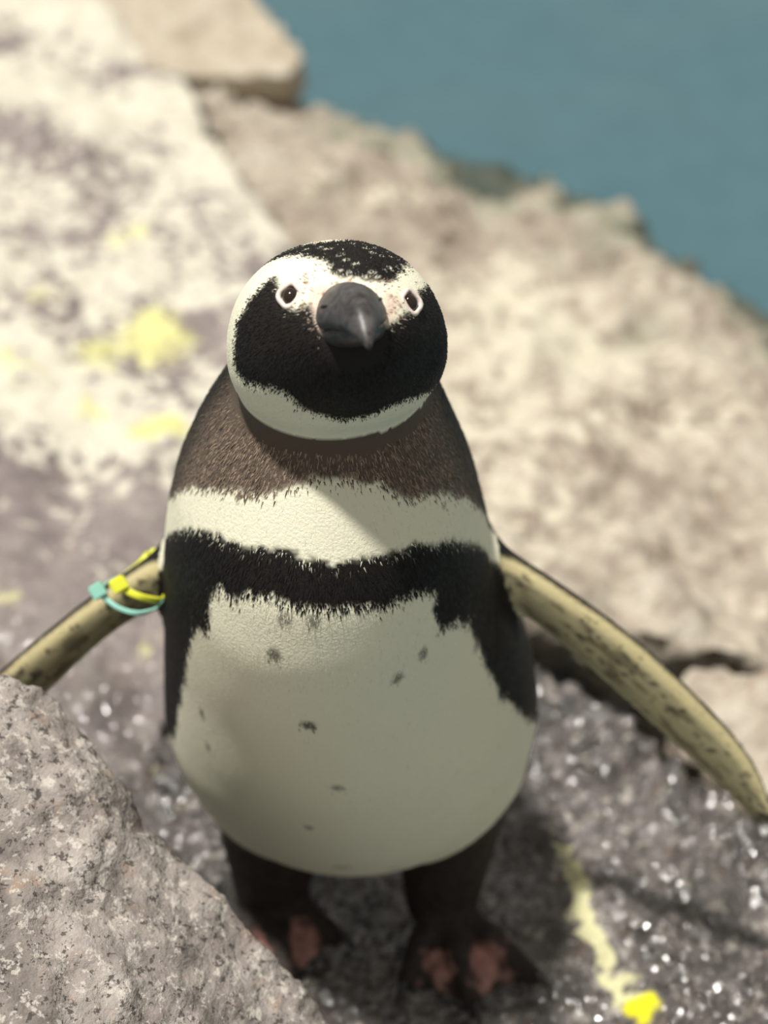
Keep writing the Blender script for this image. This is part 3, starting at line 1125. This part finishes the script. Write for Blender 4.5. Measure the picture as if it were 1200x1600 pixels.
# ---- claws
for h3, toes in FEET:
    for tp in toes:
        dirn = unit((tp - h3) * np.array([1, 1, 0]))
        sd_ = np.cross(dirn, [0, 0, 1])
        rings = []
        for s in np.linspace(0, 1, 9):
            c = tp + dirn * (.003 + .014 * s) + np.array([0, 0, .003 + .0025 * math.sin(s * 2.6) - .0085 * s * s])
            r = .0042 * (1 - s) ** .7 + .0005
            rings.append([c + sd_ * r * .8 * math.cos(a) + np.array([0, 0, 1]) * r * math.sin(a) for a in np.linspace(0, 2 * math.pi, 10, endpoint=False)])
        V, F = loft(rings)
        child(mesh_obj('claw', V, F, M['claw']))


# ------------------------------------------------------------------ flipper ties
def closed_strap(pts, wdt, thk, axis):
    pts = np.array([at_depth(*p) for p in pts]); n = len(pts)
    S = []
    for k in range(n):          # Catmull-Rom
        p0, p1, p2, p3 = pts[k - 1], pts[k], pts[(k + 1) % n], pts[(k + 2) % n]
        for t_ in np.linspace(0, 1, 10, endpoint=False):
            S.append(.5 * (2 * p1 + (p2 - p0) * t_ + (2 * p0 - 5 * p1 + 4 * p2 - p3) * t_ ** 2 + (3 * p1 - p0 - 3 * p2 + p3) * t_ ** 3))
    S = np.array(S); m = len(S)
    V, F = [], []
    for k in range(m):
        tv = unit(S[(k + 1) % m] - S[k - 1])
        a = unit(axis - tv * (axis @ tv)); b = np.cross(tv, a)
        for j in range(8):
            an = 2 * math.pi * (j + .5) / 8
            ca, sa = math.cos(an), math.sin(an)
            V.append(S[k] + a * wdt / 2 * math.copysign(abs(ca) ** .6, ca) + b * thk / 2 * math.copysign(abs(sa) ** .6, sa))
    for k in range(m):
        for j in range(8):
            a_, b_ = k * 8 + j, k * 8 + (j + 1) % 8
            c_, d_ = ((k + 1) % m) * 8 + (j + 1) % 8, ((k + 1) % m) * 8 + j
            F.append((a_, b_, c_, d_))
    return V, F


def lock_block(px, py, D, size, dirv, mat, parent):
    bm = bmesh.new()
    bmesh.ops.create_cube(bm, size=1)
    for v in bm.verts: v.co = Vector((v.co.x * size[0], v.co.y * size[1], v.co.z * size[2]))
    bmesh.ops.bevel(bm, geom=bm.edges[:], offset=.0009, segments=2, affect='EDGES')
    x = unit(dirv); z_ = unit(-ray(px, py)); y = unit(np.cross(z_, x)); z_ = np.cross(x, y)
    R_ = Matrix(np.array([x, y, z_]).T.tolist()).to_4x4(); R_.translation = Vector(at_depth(px, py, D))
    bm.transform(R_)
    me = bpy.data.meshes.new('lock'); bm.to_mesh(me); bm.free(); me.materials.append(mat)
    o = bpy.data.objects.new('lock', me); col.objects.link(o); o.parent = parent
    return o


axis_l = FR_L[4][0]
for nm, lab, mat, pts, w_, lk in (
        ('flipper_tie', 'bright yellow plastic tie looped round the flipper next to the body', M['yellow_tie'],
         [(186, 912, .938), (200, 924, .936), (225, 934, .937), (252, 936, .944), (262, 915, .96), (256, 875, .982), (240, 862, .986), (216, 880, .984), (194, 898, .968)], .0042, (186, 913, .936, (.009, .0085, .006))),
        ('flipper_tie', 'pale teal plastic tie looped round the flipper outside the yellow one', M['teal_tie'],
         [(156, 924, .940), (168, 938, .938), (190, 952, .937), (218, 958, .938), (246, 949, .944), (258, 930, .962), (240, 905, .986), (205, 898, .988), (172, 908, .972)], .0030, (153, 923, .938, (.008, .0085, .006)))):
    e = bpy.data.objects.new(nm, None); col.objects.link(e)
    tag(e, lab, 'cable tie', 'plastic ties on the flipper')
    V, F = closed_strap(pts, w_, .0016, axis_l)
    mesh_obj('strap', V, F, mat, e)
    lock_block(*lk[:3], lk[3], unit(at_depth(lk[0] + 30, lk[1] - 18, .94) - at_depth(lk[0], lk[1], .94)), mat, e)
